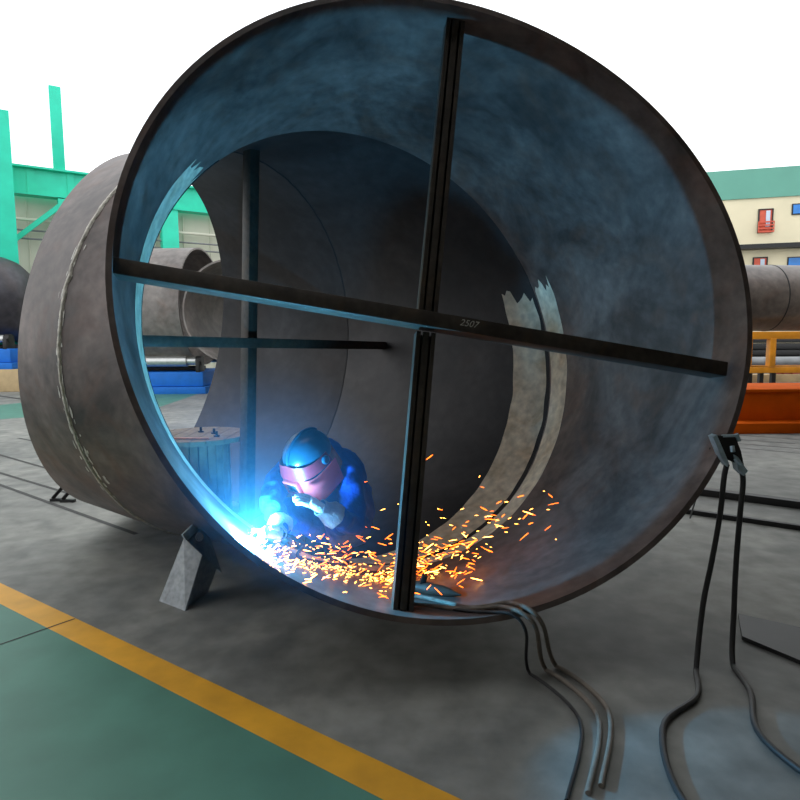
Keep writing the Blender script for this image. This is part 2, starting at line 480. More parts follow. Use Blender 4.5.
b.build('scuff_marks', MT['scar'], pipe, 60, 'pale ground spots beside the outside seam')['kind'] = 'stuff'
bead(2, -T-.001, .03, 0, 2*PI, MT['groove'], 'joint_line', None, .004)
# primer bands either side of the first inside joint
def band(i, s0, s1, a0, a1, name, label):
    b = MB(); m = 9; n = 150; rows = []
    for j in range(m+1):
        s_ = s0+(s1-s0)*j/m
        e0 = math.radians(a0 + rnd.uniform(-3, 3)); e1 = math.radians(a1 + rnd.uniform(-3.2, 2.2))
        rows.append(b.verts([pp(i, (s_ if i or j == m else s_ - .13*(1-j/m)*max(0, -math.cos(e0+(e1-e0)*k/n))) + (.006*mnoise.noise(V((k*.23, j, i*7.)))if j in (0, m) else 0), e0+(e1-e0)*k/n, -T-.0025) for k in range(n+1)]))
    for a, c_ in zip(rows, rows[1:]):
        for k in range(n): b.face([a[k], a[k+1], c_[k+1], c_[k]])
    return b.build(name, MT['band'], pipe, 60, label)
band(0, .865, .985, 138, 376, 'primer_band', 'cream ground band on the near side of the inside joint')
band(1, .012, .14, 144, 374, 'primer_band', 'cream ground band on the far side of the inside joint')
bead(1, -T-.001, .02, math.radians(130), math.radians(385), MT['groove'], 'joint_line', None, .003)

from mathutils.bvhtree import BVHTree
bt = MB()
for i in range(3): loft(bt, i, 0, 1, 0, 2*PI, -T, NS, 4, 0, True)
INNER = BVHTree.FromBMesh(bt.bm); bt.bm.free()
bt = MB()
for i in range(3): loft(bt, i, 0, 1, 0, 2*PI, 0, NS, 4, 0, True)
OUTER = BVHTree.FromBMesh(bt.bm); bt.bm.free()
def reach(p, d, sink=.012):
    h = INNER.ray_cast(p, d.normalized())
    return (h[0] if h[0] is not None else p + d*1.6) + d.normalized()*sink
def pipe_floor(x, y):
    h = INNER.ray_cast(V((x, y, 1.6)), V((0, 0, -1)))
    return h[0].z if h[0] is not None else .2
# crossed braces welded inside the mouth
def on_plane(px, py, c, n):
    d = ray(px, py); o = V((0, 0, CAM_H)); return o + d*((c-o).dot(n)/d.dot(n))
def chord(p, q, c, r):
    d = (q-p).normalized(); m = p + d*((c-p).dot(d)); h = math.sqrt(max(0, r*r-(c-m).length_squared))
    return m-d*h, m+d*h, d
c0, u0, v0, n0 = RINGS[0]
cB = RINGS[0][0].lerp(RINGS[1][0], .062)
nB = n0
hA, hB_ = on_plane(112, 268, cB, nB), on_plane(723, 371, RINGS[0][0].lerp(RINGS[1][0], .125), nB)
a_, b_, d_ = chord(hA, hB_, cB, R-T+.0)
hz = MB(); hup = nB.cross(d_).normalized()
if hup.z < 0: hup = -hup
hm = hA.lerp(hB_, .52)
hz.beam(reach(hm, -d_), reach(hm, d_), .13, .085, hup, .004)
bar = hz.build('brace_bar', MT['brace'], pipe, 30, 'dark brace running across the pipe mouth, tilted down to the right')
vA, vB = on_plane(397, 613, cB + nB*.06, nB), on_plane(438, 160, cB + nB*.06, nB)
vd = (vB-vA).normalized()
ctr = on_plane(427, 330, cB + nB*.06, nB)
vtop = reach(ctr, vd); vbot = reach(ctr, -vd)
vs_ = vd.cross(nB).normalized()
if vs_.x < 0: vs_ = -vs_
def channel(p, q, mb):
    # two channels back to back: webs and lips open to the viewer
    for off, w in ((-.048, .012), (.048, .012), (0, .014)):
        mb.beam(p+vs_*off, q+vs_*off, w, .10, nB)
    for off in (-.036, .036, -.012, .012):
        mb.beam(p+vs_*off-nB*.045, q+vs_*off-nB*.045, .012, .008, nB)
    mb.beam(p+nB*.045, q+nB*.045, .1, .012, nB)
    return mb
hc = on_plane(428, 322, cB, nB)
g_ = .05
mid = hc + nB*.08
channel(mid + vd*g_, vtop, MB()).build('brace_bar', MT['brace'], pipe, 30, 'upper half of the upright brace in the pipe mouth, grooved')
channel(vbot, mid - vd*g_, MB()).build('brace_bar', MT['brace'], pipe, 30, 'lower half of the upright brace in the pipe mouth, grooved')
# chalked number on the level brace
cu = bpy.data.curves.new('chalk_mark', 'FONT'); cu.body = '2507'; cu.size = .052; cu.extrude = .0005; cu.shear = .3
to = bpy.data.objects.new('chalk_tmp', cu); C.objects.link(to)
bpy.context.view_layer.update()
me = bpy.data.meshes.new_from_object(to.evaluated_get(bpy.context.evaluated_depsgraph_get()))
bpy.data.objects.remove(to)
nf = d_.cross(hup)
if nf.dot(nB) < 0: nf = -nf
cx = hA.lerp(hB_, .53) - nf*.0668 - hup*.008
Rm = M((d_, hup, -nf)).transposed()
for v_ in me.vertices: v_.co = Rm @ v_.co + cx - world_loc(pipe)
me.materials.append(MT['chalk'])
o = bpy.data.objects.new('chalk_mark', me); C.objects.link(o); o.parent = bar; o['label'] = 'number chalked on the dark brace'
# second pair of braces deeper in
c1, u1, v1, n1 = RINGS[1]; c2, u2, v2, n2 = RINGS[2]
cM = c1.lerp(c2, .78); nM = n1.lerp(n2, .78).normalized()
p1, p2 = on_plane(138, 340, cM, nM), on_plane(384, 345, cM, nM)
pd = (p2-p1).normalized(); pu = nM.cross(pd).normalized()
cc = on_plane(249, 343, cM, nM)
MB().beam(reach(cc, -pd), reach(cc, pd), .1, .085, pu, .004).build('brace_bar', MT['brace'], pipe, 30, 'level dark brace deep inside the pipe')
q1, q2 = on_plane(251, 175, cM+nM*.09, nM), on_plane(247, 480, cM+nM*.09, nM)
qd = (q1-q2).normalized(); qc = on_plane(249, 343, cM+nM*.09, nM)
MB().beam(reach(qc, -qd), reach(qc, qd), .1, .1, nM, .004).build('brace_bar', MT['brace'], pipe, 30, 'upright dark brace deep inside the pipe')


# ------------------------------------------------------------------ background pipes, stands and carts
def big_pipe(a, b_, r, label, mat, th=.05, seam=None):
    a, b_ = V(a), V(b_); d = (b_-a).normalized(); L = (b_-a).length
    t = thing('steel_pipe', V((a.x+b_.x, a.y+b_.y, 0))/2 + V((0, 0, a.z-r)), label, 'pipe')
    MB().lathe(a, d, [(r, 0), (r, L*.33), (r, L*.66), (r, L), (r-th, L), (r-th, L*.5), (r-th, 0), (r, 0)], 72).build('shell_section', mat, t)
    for f in (seam or []):
        MB().lathe(a, d, [(r-.01, L*f-.03), (r+.012, L*f-.015), (r+.012, L*f+.015), (r-.01, L*f+.03)], 72).build('weld_seam', MT['groove'], t)
    return t
def roller_bed(px0, px1, Y, zb, label, L=2.2):
    """blue roller bed: frame, two bright rollers in bearings; zb = underside"""
    a, b_ = at(px0, 380, Y), at(px1, 380, Y); a.z = b_.z = zb
    t = thing('roller_bed', (a+b_)/2, label, 'roller bed', 'blue roller beds at the left wall')
    w = b_.x-a.x; c = (a+b_)/2
    m = MB(); m.box(c+V((0, 0, .5)), (w, 2.9, .5), None, .03); m.box(c+V((0, 0, .12)), (w+.2, 3.1, .24), None, .01); m.build('frame', MT['blue'], t)
    for s_ in (-1.2, 1.2):
        q = MB(); q.lathe(c+V((-w*.44, s_, 1.12)), (1, 0, 0), [(0, 0), (.14, .02), (.14, .1), (.2, .12), (.2, w*.8), (.14, w*.8+.02), (.14, w*.88), (0, w*.88+.02)], 24)
        q.build('roller', MT['bright'], t)
        for e in (-.46, .46):
            k = MB(); k.box(c+V((w*e, s_, .92)), (.16, .5, .4), None, .03); k.cyl(c+V((w*e-.1, s_, 1.12)), c+V((w*e+.1, s_, 1.12)), .17, 18); k.build('bearing', MT['dark'], t)
    m = MB(); m.box(c+V((0, 0, .8)), (w*.8, .5, .2), None, .02); m.build('drive_box', MT['dark'], t)
    return t
# left one, dark, with a dished end
Yl = 23.6
la, lb = at(-75, 300, Yl), at(-1, 300, Yl); la.z = lb.z = 3.42
lt = big_pipe(la, lb, 1.66, 'blunt dark coated pipe with a dished end behind the bend at the far left', MT['dark_pipe'])
MB().lathe(lb-V((.02, 0, 0)), (1, 0, 0), [(1.66, 0), (1.64, .25), (1.5, .6), (1.2, .95), (.8, 1.18), (.4, 1.29), (0, 1.32)], 64).build('dished_end', MT['dark_pipe'], lt)
roller_bed(-85, 36, Yl, .82, 'blue roller bed under the dark pipe at the far left, on a tan plinth')
pa = at(-22, 380, Yl)
o = MB().box(V((pa.x, Yl, .41)), (6.2, 3.2, .82), None, .02).build('plinth', MT['plinth']); tag(o, 'tan concrete plinth under the roller bed at the far left', 'plinth')
# middle one, grey, with a second can turned towards us
Ym = 22.2
ga, gb = at(85, 305, Ym), at(203, 305, Ym-.3); ga.z = gb.z = 3.02
big_pipe(ga, gb, 2.07, 'dusty grey pipe seen through the bend, lying on a blue roller bed', MT['old_steel'], .06, [.62])
roller_bed(100, 216, Ym-.1, 0, 'blue roller bed under the grey pipe seen through the bend')
ca, cb = at(230, 310, 19.2), at(282, 308, 23.8); ca.z = cb.z = 2.74
big_pipe(ca, cb, 1.62, 'open pipe ring turned towards us, half hidden by the bend', MT['old_steel'], .06)
for q_, lab in ((.3, 'nearer timber stack under the open pipe ring'), (.75, 'farther timber stack under the open pipe ring')):
    p_ = V((ca.x, ca.y, 0)).lerp(V((cb.x, cb.y, 0)), q_)
    o = MB().box(p_+V((0, 0, .56)), (1.6, .4, 1.12), None, .02).build('timber_stack', MT['plinth']); tag(o, lab, 'timber stack')
# right: long pipe on an amber stand
sa, sb = at(738, 298, 21.5), at(838, 298, 22.2); sb.z = sa.z
rP = 1.17
lp = big_pipe(at(640, 298, 21.5), sb, rP, 'long dark brown pipe lying on the amber stand at right', MT['brown_pipe'], .04, [.63])
zb = sa.z - rP
st = thing('pipe_stand', V((sa.x+1.2, 21.7, 0)), 'amber steel stand carrying the long pipe at right', 'stand')
def rx(px, Y=21.5): return at(px, 339, Y).x
m = MB()
for yy in (21.0, 22.4): m.beam(V((rx(735), yy, zb-.15)), V((rx(836), yy, zb-.15)), .22, .26, bevel=.01)
m.build('top_rail', MT['amber'], st)
for px in (763, 830):
    for yy in (21.0, 22.4):
        MB().beam(V((rx(px), yy, .78)), V((rx(px), yy, zb-.26)), .26, .2, (1, 0, 0), .01).build('post', MT['amber'], st)
m = MB()
for yy in (21.0, 22.4): m.beam(V((rx(735), yy, .66)), V((rx(836), yy, .66)), .2, .2, bevel=.01)
m.build('lower_rail', MT['amber'], st)
for px in (754, 766, 830):
    for yy in (21.0, 22.4):
        MB().beam(V((rx(px), yy, 0)), V((rx(px), yy, .58)), .14, .14, (1, 0, 0)).build('leg', MT['dark'], st)
# stock lying beyond the stand
for k, (z, r_) in enumerate(((.26, .26), (.26, .26), (.72, .22))):
    o = MB().cyl(V((rx(735, 26), 26+k*.62-(.9 if k == 2 else 0), z)), V((rx(980, 26), 26.2+k*.62-(.9 if k == 2 else 0), z)), r_, 18).build('steel_bar', MT['clutter_grey'])
    tag(o, ['nearest grey round bar on the floor behind the amber stand', 'farther grey round bar on the floor behind the amber stand', 'grey round bar lying on top of two others behind the stand'][k], 'bar', 'round bars behind the stand')
o = MB().box(V((rx(800, 24.2), 24.2, .16)), (7.5, .5, .32), None, .02).build('timber_beam', MT['plinth']); tag(o, 'tan timber beam on the floor under the amber stand', 'beam')
rr = random.Random(5)
for k in range(5):
    m = MB(); c = V((rx(778+k*9, 24.2), 24.2, .32+.14))
    m.box(c, (rr.uniform(.3, .5), .3, .28), M.Rotation(rr.uniform(-.3, .3), 3, 'Z'), .04); m.cyl(c-V((.1, 0, .0)), c+V((.1, 0, .16)), .09, 12)
    o = m.build('scrap_block', MT['clutter_red']); tag(o, 'rusty red offcut lying on the tan timber beam', 'offcut', 'red offcuts on the timber beam')
for k in range(6):  # slabs added to darken the background behind the stand
    o = MB().box(V((rx(800, 30), 30+.05*(k % 2), .15+k*.3)), (9.6-.3*(k % 3), 2.2, .27), None, .02).build('dark_backdrop', MT['dark'])
    tag(o, 'dark slab added as dim backdrop behind the amber stand, %s' % ('lying on the floor', 'second from the floor', 'third from the floor', 'fourth from the floor', 'second from the top', 'topmost')[k], 'slab', 'added dark slabs behind the stand')
# orange cart body, nearer
oc = thing('orange_cart', V((rx(800, 11.6), 12, 0)), 'low orange steel machine base standing on the floor at right', 'machine base')
Y0 = 11.55
x0, x1 = rx(738, Y0), rx(930, Y0)
m = MB(); m.box(V(((x0+x1)/2, Y0+.8, .47)), (x1-x0, 1.5, .56), None, .02); m.build('body', MT['orange'], oc)
m = MB(); m.box(V(((x0+x1)/2, Y0+.8, .78)), (x1-x0+.1, 1.6, .06), None, .01); m.build('top_plate', MT['orange'], oc)
m = MB(); m.box(V(((x0+x1)/2-.1, Y0+.6, .1)), (x1-x0+.3, 1.9, .2), None, .015); m.build('base_skirt', MT['orange'], oc)
# beams on the floor, right
def floor_beam(a, b_, w, h, label, n, ext=2.0):
    a, b_ = gnd(*a), gnd(*b_); d = (b_-a).normalized(); b_ = b_+d*ext
    o = MB().beam(a+V((0, 0, h/2)), b_+V((0, 0, h/2)), w, h, bevel=.006).build(n, MT['dark']); return tag(o, label, 'beam', 'dark steel beams on the floor')
floor_beam((696, 494), (800, 508), .12, .08, 'thicker dark steel beam on the floor behind the cables', 'steel_beam')
floor_beam((684, 513), (800, 530), .06, .05, 'thinner dark steel beam on the floor nearer the camera', 'steel_beam')
o = MB().prism([gnd(738, 617), gnd(800, 631), gnd(860, 645), gnd(860, 690), gnd(742, 640)], (0, 0, .025)).build('steel_plate', MT['dark']); tag(o, 'dark steel plate on the floor at the lower right', 'plate')
# small black angle foot at the left of the pipe
sup = thing('angle_support', gnd(58, 500), 'small black angle bracket on the floor against the left of the bend', 'bracket')
for (p, q, r_) in (((51, 501), (60, 492), None), ((61, 502), (69, 494), None)):
    a = gnd(*p); b_ = gnd(q[0], q[1]+6); 
    k = MB(); k.beam(a+V((0, 0, .015)), a+V((.16, 0, .015)), .05, .03); k.beam(a+V((.02, 0, .03)), a+V((.12, .06, .16)), .035, .035); k.beam(a+V((.11, .06, .16)), a+V((.2, .06, .16)), .035, .035)
    k.build('foot', MT['dark'], sup)

# ------------------------------------------------------------------ cable reel standing in the bend
rc = at(199, 437, 5.75); rc.z = 0
rtop = at(199, 434, 5.75).z
zr = pipe_floor(rc.x, rc.y)+.06
reel = thing('cable_reel', V((rc.x, rc.y, zr)), 'weathered wooden cable reel standing inside the bend with bolts through its top', 'cable reel')
def planks(zc, r_, name):
    m = MB(); n = 7
    for k in range(n):
        x0 = -r_ + 2*r_*k/n + .004; x1 = -r_ + 2*r_*(k+1)/n - .004
        pts = []
        for j in range(9):
            x = x0+(x1-x0)*j/8; pts.append((x, math.sqrt(max(0, r_*r_-x*x))))
        poly = [V((rc.x+x, rc.y+y, zc)) for x, y in pts] + [V((rc.x+x, rc.y-y, zc)) for x, y in reversed(pts)]
        m.prism(poly, (0, 0, .032))
    m.lathe(V((rc.x, rc.y, zc-.012)), (0, 0, 1), [(0, 0), (r_, 0), (r_, .014), (0, .014)], 48)
    return m.build(name, MT['wood'], reel)
planks(rtop-.032, .48, 'top_flange'); planks(zr, .4, 'bottom_flange')
for k in range(22):
    a = 2*PI*k/22; p = V((rc.x+.27*math.cos(a), rc.y+.27*math.sin(a), 0))
    m = MB(); m.box(p+V((0, 0, (zr+rtop)/2)), (.03, .071, rtop-zr-.08), M.Rotation(a, 3, 'Z'), .004); m.build('stave', MT['wood'], reel)
for (dx, dy) in ((-.2, -.22), (-.02, .12), (.14, .02), (.22, -.16)):
    m = MB(); m.cyl(V((rc.x+dx, rc.y+dy, rtop-.002)), V((rc.x+dx, rc.y+dy, rtop+.012)), .028, 12); m.cyl(V((rc.x+dx, rc.y+dy, rtop+.01)), V((rc.x+dx, rc.y+dy, rtop+.05)), .012, 10)
    m.build('bolt', MT['dark'], reel)
o = MB().cyl(V((rc.x-.16, rc.y-.3, rtop+.009)), V((rc.x+.2, rc.y-.33, rtop+.009)), .008, 8).build('welding_rod', MT['copper']); tag(o, 'copper coloured rod lying on top of the wooden cable reel', 'rod')

# ------------------------------------------------------------------ chock plate at the left foot of the bend
bl, br = gnd(159, 601), gnd(185, 611)
ck = thing('support_chock', (bl+br)/2, 'grey plate chock with a bolt hole leaning under the left side of the bend', 'chock')
tl, tr = at(184, 538, bl.y+.10), at(202, 555, br.y+.16)
m = MB(); nrm = (br-bl).cross(tl-bl).normalized()
if nrm.y < 0: nrm = -nrm
m.prism([bl, br, tr, tl], nrm*.016); m.build('front_plate', MT['plate'], ck)
tl2 = tl + nrm*.02; back = V((.25, .42, 0))
sr = tr+nrm*.016; bk = at(216, 520, br.y+.5); bb = V((bk.x+.12, bk.y+.1, 0)); tp = at(201, 521, tl.y+.16)
q = [br+nrm*.016+V((-.02, 0, 0)), tr+nrm*.016+V((-.02, 0, 0)), tp+V((.0, .05, -.01)), bk-V((0, 0, .1)), bb]
m = MB()
gn = V((.85, -.5, 0)).normalized()
m.prism([tl+nrm*.016, tr+nrm*.016, tr+nrm*.016+V((.05, .22, -.2)), tl+nrm*.016+V((.05, .3, .0)), tp+V((0, .02, 0))], (0, 0, -.016)); 
m.prism([br+nrm*.016-gn*.03, tr+nrm*.016-gn*.03, tr+V((.04, .22, -.16)), V((br.x+.06, br.y+.3, 0))], -gn*.016)
gus = m.build('gusset', MT['plate'], ck)
hc_ = at(200, 537, tr.y+.05)
m = MB(); m.lathe(hc_, (-.1, -.9, .25), [(.0, 0), (.03, 0), (.03, .008), (.022, .01), (.022, .004), (0, .004)], 20); m.build('bolt_head', MT['brace'], ck)
m = MB(); m.beam(tl+V((0, 0, .0)), tp, .02, .06, nrm, .002); m.build('top_lip', MT['clamp'], ck)

# ------------------------------------------------------------------ earth clamp on the rim at right with its two leads
ec = at(733, 455, 3.0)
rimp = on_plane(727, 447, RINGS[0][0], RINGS[0][3])
ke = thing('earth_clamp', rimp, 'bright steel earth clamp gripping the right edge of the bend with two black leads', 'clamp')
e = RINGS[0][3]
YC = rimp.y-.06
def cl(px, py, dy=0.0): return at(px, py, YC+dy)
m = MB(); m.prism([cl(713, 437), cl(717, 435), cl(729, 463), cl(728, 467), cl(723, 461)], (0, .055, 0)); m.build('jaw', MT['clamp'], ke)
m = MB(); m.prism([cl(735, 455), cl(738, 457), cl(748, 471), cl(744, 476), cl(738, 470)], (0, .05, 0)); m.build('jaw', MT['clamp'], ke)
m = MB(); m.prism([cl(717, 436, .02), cl(735, 436, .02), cl(741, 451, .02), cl(745, 470, .02), cl(738, 464, .02), cl(728, 460, .02)], (0, .05, 0)); m.build('body', MT['dark'], ke)
m = MB(); m.cyl(cl(722, 436.5, .03), cl(736, 436, .03), .011, 10); m.cyl(cl(736, 434, .03), cl(739, 441, .03), .012, 10); m.build('clamp_screw', MT['clamp'], ke)
m = MB(); m.cyl(cl(732, 446), cl(733, 452, -.012), .012, 10); m.build('lever', MT['clamp'], ke)
m = MB(); m.cyl(cl(735, 459, -.014), cl(741, 464, -.014), .009, 10); m.build('clamp_bolt', MT['clamp'], ke)
m = MB(); m.box(rimp+V((-.0, 0, 0)), (.05, .05, .05), None, .005); m.build('contact_block', MT['dark'], ke)
def smooth(pts, n=8):
    pts = [V(p) for p in pts]; out = []
    for i in range(len(pts)-1):
        p0 = pts[max(i-1, 0)]; p1 = pts[i]; p2 = pts[i+1]; p3 = pts[min(i+2, len(pts)-1)]
        for k in range(n):
            t = k/n
            out.append(.5*((2*p1)+(p2-p0)*t+(2*p0-5*p1+4*p2-p3)*t*t+(3*p1-p0-3*p2+p3)*t**3))
    out.append(pts[-1])
    for q in out: q.z = max(q.z, .0125)
    return out
def lead(pp_, name, par, mat, r_):
    return MB().tube(smooth(pp_), r_, 10).build(name, mat, par)
f1, f2 = gnd(696, 672), gnd(733, 668)
lead([cl(727, 464, .03), cl(724, 478, .03), cl(720, 515, .03), cl(712, 560, .0), cl(703, 605, -.03), f1+V((0, 0, .016)), f1+V((-.12, -.25, .016)), f1+V((-.4, -.5, .016)), f1+V((-.5, -1.0, .016)), f1+V((-.2, -1.4, .016))], 'cable', ke, MT['cable'], .0145)
lead([cl(742, 471, .03), cl(743, 484, .03), cl(740, 515, .03), cl(736, 565, .02), cl(734, 610, .0), f2+V((0, 0, .016)), f2+V((-.05, -.25, .016)), f2+V((-.2, -.6, .016)), f2+V((-.1, -1.0, .016)), f2+V((.1, -1.4, .016))], 'cable', ke, MT['cable'], .0145)
o = MB().beam(rimp+V((-.06, .06, -.02)), gnd(690, 520)+V((0, 0, .02)), .012, .012).build('rod', MT['dark'], None); tag(o, 'thin black rod leaning on the rim beneath the earth clamp', 'rod')

# ------------------------------------------------------------------ the welder
def surf(px, py, lift=0.0):
    h = INNER.ray_cast(V((0, 0, CAM_H)), ray(px, py).normalized())
    return h[0] - ray(px, py).normalized()*0 + (V((0, 0, lift)))
def HIT(px, py):
    return INNER.ray_cast(V((0, 0, CAM_H)), ray(px, py).normalized())[0] is not None
def skin_bm(nodes, edges, root, subdiv=2):
    """nodes: name -> (point, radius); returns a bmesh grown with a Skin modifier"""
    names = list(nodes); idx = {k: i for i, k in enumerate(names)}
    me = bpy.data.meshes.new('grow'); me.from_pydata([nodes[k][0] for k in names], [(idx[a], idx[b_]) for a, b_ in edges], [])
    o = bpy.data.objects.new('grow', me); C.objects.link(o)
    o.modifiers.new('s', 'SKIN'); o.modifiers['s'].use_smooth_shade = True
    for k in names:
        v_ = me.skin_vertices[0].data[idx[k]]; r = nodes[k][1]
        v_.radius = r if isinstance(r, tuple) else (r, r); v_.use_root = (k == root)
    sd = o.modifiers.new('d', 'SUBSURF'); sd.levels = sd.render_levels = subdiv
    bpy.context.view_layer.update()
    m2 = bpy.data.meshes.new_from_object(o.evaluated_get(bpy.context.evaluated_depsgraph_get()))
    bm = bmesh.new(); bm.from_mesh(m2)
    bpy.data.objects.remove(o); bpy.data.meshes.remove(me); bpy.data.meshes.remove(m2)
    return bm
def merge(dst, src):
    m = bpy.data.meshes.new('t'); src.to_mesh(m); src.free(); dst.from_mesh(m); bpy.data.meshes.remove(m)
def folds(bm, amp, scale, keep=None):
    bm.normal_update()
    for v_ in bm.verts:
        if keep and keep(v_.co): continue
        n1_ = mnoise.noise(v_.co*scale); n2_ = mnoise.noise(V((v_.co.x*scale*2.1, v_.co.y*scale*2.1, v_.co.z*scale*.9+7)))
        v_.co += v_.normal*(amp*(1-2*abs(n1_))*.6 + amp*n2_*.6)

J = {}
J['pelvis'] = at(350, 522, 4.2)
J['waist'] = at(350, 493, 4.17)
J['chest'] = at(340, 468, 4.06)
J['upper'] = at(329, 458, 3.95)
J['neck'] = at(320, 455, 3.86)
J['head'] = at(309, 460, 3.74)
J['shl'] = at(350, 474, 3.9)
J['ell'] = at(354, 527, 3.7)
J['wrl'] = at(330, 513, 3.47)
J['shr'] = at(285, 472, 3.93)
J['elr'] = at(270, 499, 3.58)
J['wrr'] = at(286, 535, 3.34)
J['hipl'] = at(356, 530, 4.16); J['hipr'] = at(327, 530, 4.2)
J['knl'] = at(334, 522, 3.8); J['knr'] = at(289, 508, 3.78)
J['anl'] = at(345, 548, 4.12); J['anr'] = at(297, 548, 4.02)
for k in ('anl', 'anr'):
    J[k].z = pipe_floor(J[k].x, J[k].y) + .12
wp = V((J['pelvis'].x, J['pelvis'].y-.2, pipe_floor(J['pelvis'].x, J['pelvis'].y-.2)))
man = thing('person', wp, 'person in blue work clothes and pink faced mask crouching inside the bend to weld', 'person')
lerp = lambda a, b_, t: J[a].lerp(J[b_], t)
nodes = {
 'pelvis': (J['pelvis'], (.17, .15)), 'waist': (J['waist'], (.155, .145)), 'chest': (J['chest'], (.17, .155)), 'upper': (J['upper'], (.135, .12)),
 'neck': (J['neck'], .07), 'head': (J['head'], (.085, .1)),
 'shl': (J['shl'], .095), 'ual': (lerp('shl', 'ell', .5), .082), 'ell': (J['ell'], .07), 'fal': (lerp('ell', 'wrl', .5), .06), 'wrl': (J['wrl'], .043),
 'shr': (J['shr'], .095), 'uar': (lerp('shr', 'elr', .5), .08), 'elr': (J['elr'], .068), 'far': (lerp('elr', 'wrr', .5), .058), 'wrr': (J['wrr'], .043),
 'hipl': (J['hipl'], .125), 'thl': (lerp('hipl', 'knl', .5), .105), 'knl': (J['knl'], .085), 'shnl': (lerp('knl', 'anl', .5), .075), 'anl': (J['anl'], .058),
 'hipr': (J['hipr'], .125), 'thr': (lerp('hipr', 'knr', .5), .105), 'knr': (J['knr'], .085), 'shnr': (lerp('knr', 'anr', .5), .075), 'anr': (J['anr'], .058)}
edges = [('pelvis', 'waist'), ('waist', 'chest'), ('chest', 'upper'), ('upper', 'neck'), ('neck', 'head'), ('upper', 'shl'), ('shl', 'ual'), ('ual', 'ell'), ('ell', 'fal'), ('fal', 'wrl'),
 ('upper', 'shr'), ('shr', 'uar'), ('uar', 'elr'), ('elr', 'far'), ('far', 'wrr'), ('pelvis', 'hipl'), ('hipl', 'thl'), ('thl', 'knl'), ('knl', 'shnl'), ('shnl', 'anl'),
 ('pelvis', 'hipr'), ('hipr', 'thr'), ('thr', 'knr'), ('knr', 'shnr'), ('shnr', 'anr')]
bm = skin_bm(nodes, edges, 'pelvis', 3)
hd = J['head']
folds(bm, .022, 9.0, lambda p: (p-hd).length < .17)
for f in bm.faces:
    f.material_index = 1 if (f.calc_center_median()-hd).length < .15 else 0
mbx = MB(); mbx.bm.free(); mbx.bm = bm
mbx.build('body', [MT['cloth'], MT['skin']], man, 180)
# boots
for k, kn, toe in (('anl', 'knl', V((-.35, -.9, 0))), ('anr', 'knr', V((-.3, -.95, 0)))):
    a = J[k]; toe = toe.normalized(); zf = lambda p: pipe_floor(p.x, p.y)
    heel = a - toe*.05; ball = a + toe*.13; tip = a + toe*.2
    heel = V((heel.x, heel.y, zf(heel)+.045)); ball = V((ball.x, ball.y, zf(ball)+.043)); tip = V((tip.x, tip.y, zf(tip)+.036))
    bm = skin_bm({'t': (a+V((0, 0, .08)), .064), 'a': (a, .058), 'h': (heel, .042), 'b': (ball, (.047, .042)), 'p': (tip, (.042, .034))}, [('t', 'a'), ('a', 'h'), ('a', 'b'), ('b', 'p')], 'a', 2)
    q = MB(); q.bm.free(); q.bm = bm; q.build('boot', MT['boot'], man, 180)
# gloved hands: palm and five fingers, each finger its own chain
def glove(wr, d, pn, curl, side):
    """wr wrist, d pointing to the fingers, pn out of the palm, side +1/-1 thumb side"""
    d = d.normalized(); pn = (pn - d*pn.dot(d)).normalized(); ac = d.cross(pn)*side
    bm = skin_bm({'w': (wr, (.04, .036)), 'p': (wr+d*.05, (.056, .034)), 'q': (wr+d*.095, (.057, .029))}, [('w', 'p'), ('p', 'q')], 'p', 2)
    for k, (o_, ln) in enumerate(((.04, .088), (.014, .098), (-.013, .092), (-.039, .074))):
        p0 = wr + d*.075 + ac*o_*.9; pts = [p0]; ang = 0; p = wr + d*.1 + ac*o_; pts.append(p)
        for t in range(3):
            ang += curl[t]; p = p + (d*math.cos(ang)+pn*math.sin(ang))*ln*(.44, .32, .26)[t]; pts.append(p)
        nd = {str(i): (q_, (.016, .016, .0155, .0145, .0125)[i]) for i, q_ in enumerate(pts)}
        merge(bm, skin_bm(nd, [(str(i), str(i+1)) for i in range(4)], '0', 1))
    t0 = wr + d*.03 + ac*.03; t1 = t0 + (d*.5 + ac*.8 + pn*.25).normalized()*.035; t2 = t1 + (d*.8+ac*.35+pn*.35).normalized()*.036; t3 = t2 + (d*.9+pn*.4).normalized()*.028
    merge(bm, skin_bm({'0': (t0, .016), '1': (t1, .0165), '2': (t2, .015), '3': (t3, .012)}, [('0', '1'), ('1', '2'), ('2', '3')], '0', 1))
    q = MB(); q.bm.free(); q.bm = bm
    return q.build('glove', MT['glove'], man, 180, 'white leather glove')
wl_ = J['wrl']; fl_ = (at(296, 494, 3.42)-wl_)
fl_ = fl_.normalized()
glove(wl_+fl_*.05, fl_, V((-.1, .3, -1)), (.25, .35, .3), -1)
m = MB()
fd = (J['wrl']-J['ell']).normalized()
def cuff(a, b_, r0_, r1_):
    m = MB(); d = (b_-a); L = d.length
    m.lathe(a, d, [(r0_, 0), (r0_*.98, L*.3), (r1_*1.02, L*.7), (r1_, L), (r1_-.006, L), (r0_-.008, 0), (r0_, 0)], 28)
    for v_ in m.bm.verts: v_.co += V((mnoise.noise(v_.co*30), mnoise.noise(v_.co*30+V((9, 0, 0))), mnoise.noise(v_.co*30+V((0, 9, 0)))))*.008
    return m.build('cuff', MT['cuff'], man, 60, 'grey leather glove cuff')
cuff(J['wrl']-fd*.07, J['wrl']+fl_*.07, .078, .05)
# arc point on the rim edge, right hand and the electrode holder
ARC = surf(248, 541)
wr = J['wrr']; dr = (ARC+V((0, .1, .03))-wr).normalized()
glove(wr+dr*.03, dr, V((.6, -.2, -.5)), (.8, .9, .6), 1)
fd = (J['wrr']-J['elr']).normalized(); cuff(J['wrr']-fd*.1, J['wrr']+dr*.05, .075, .048)
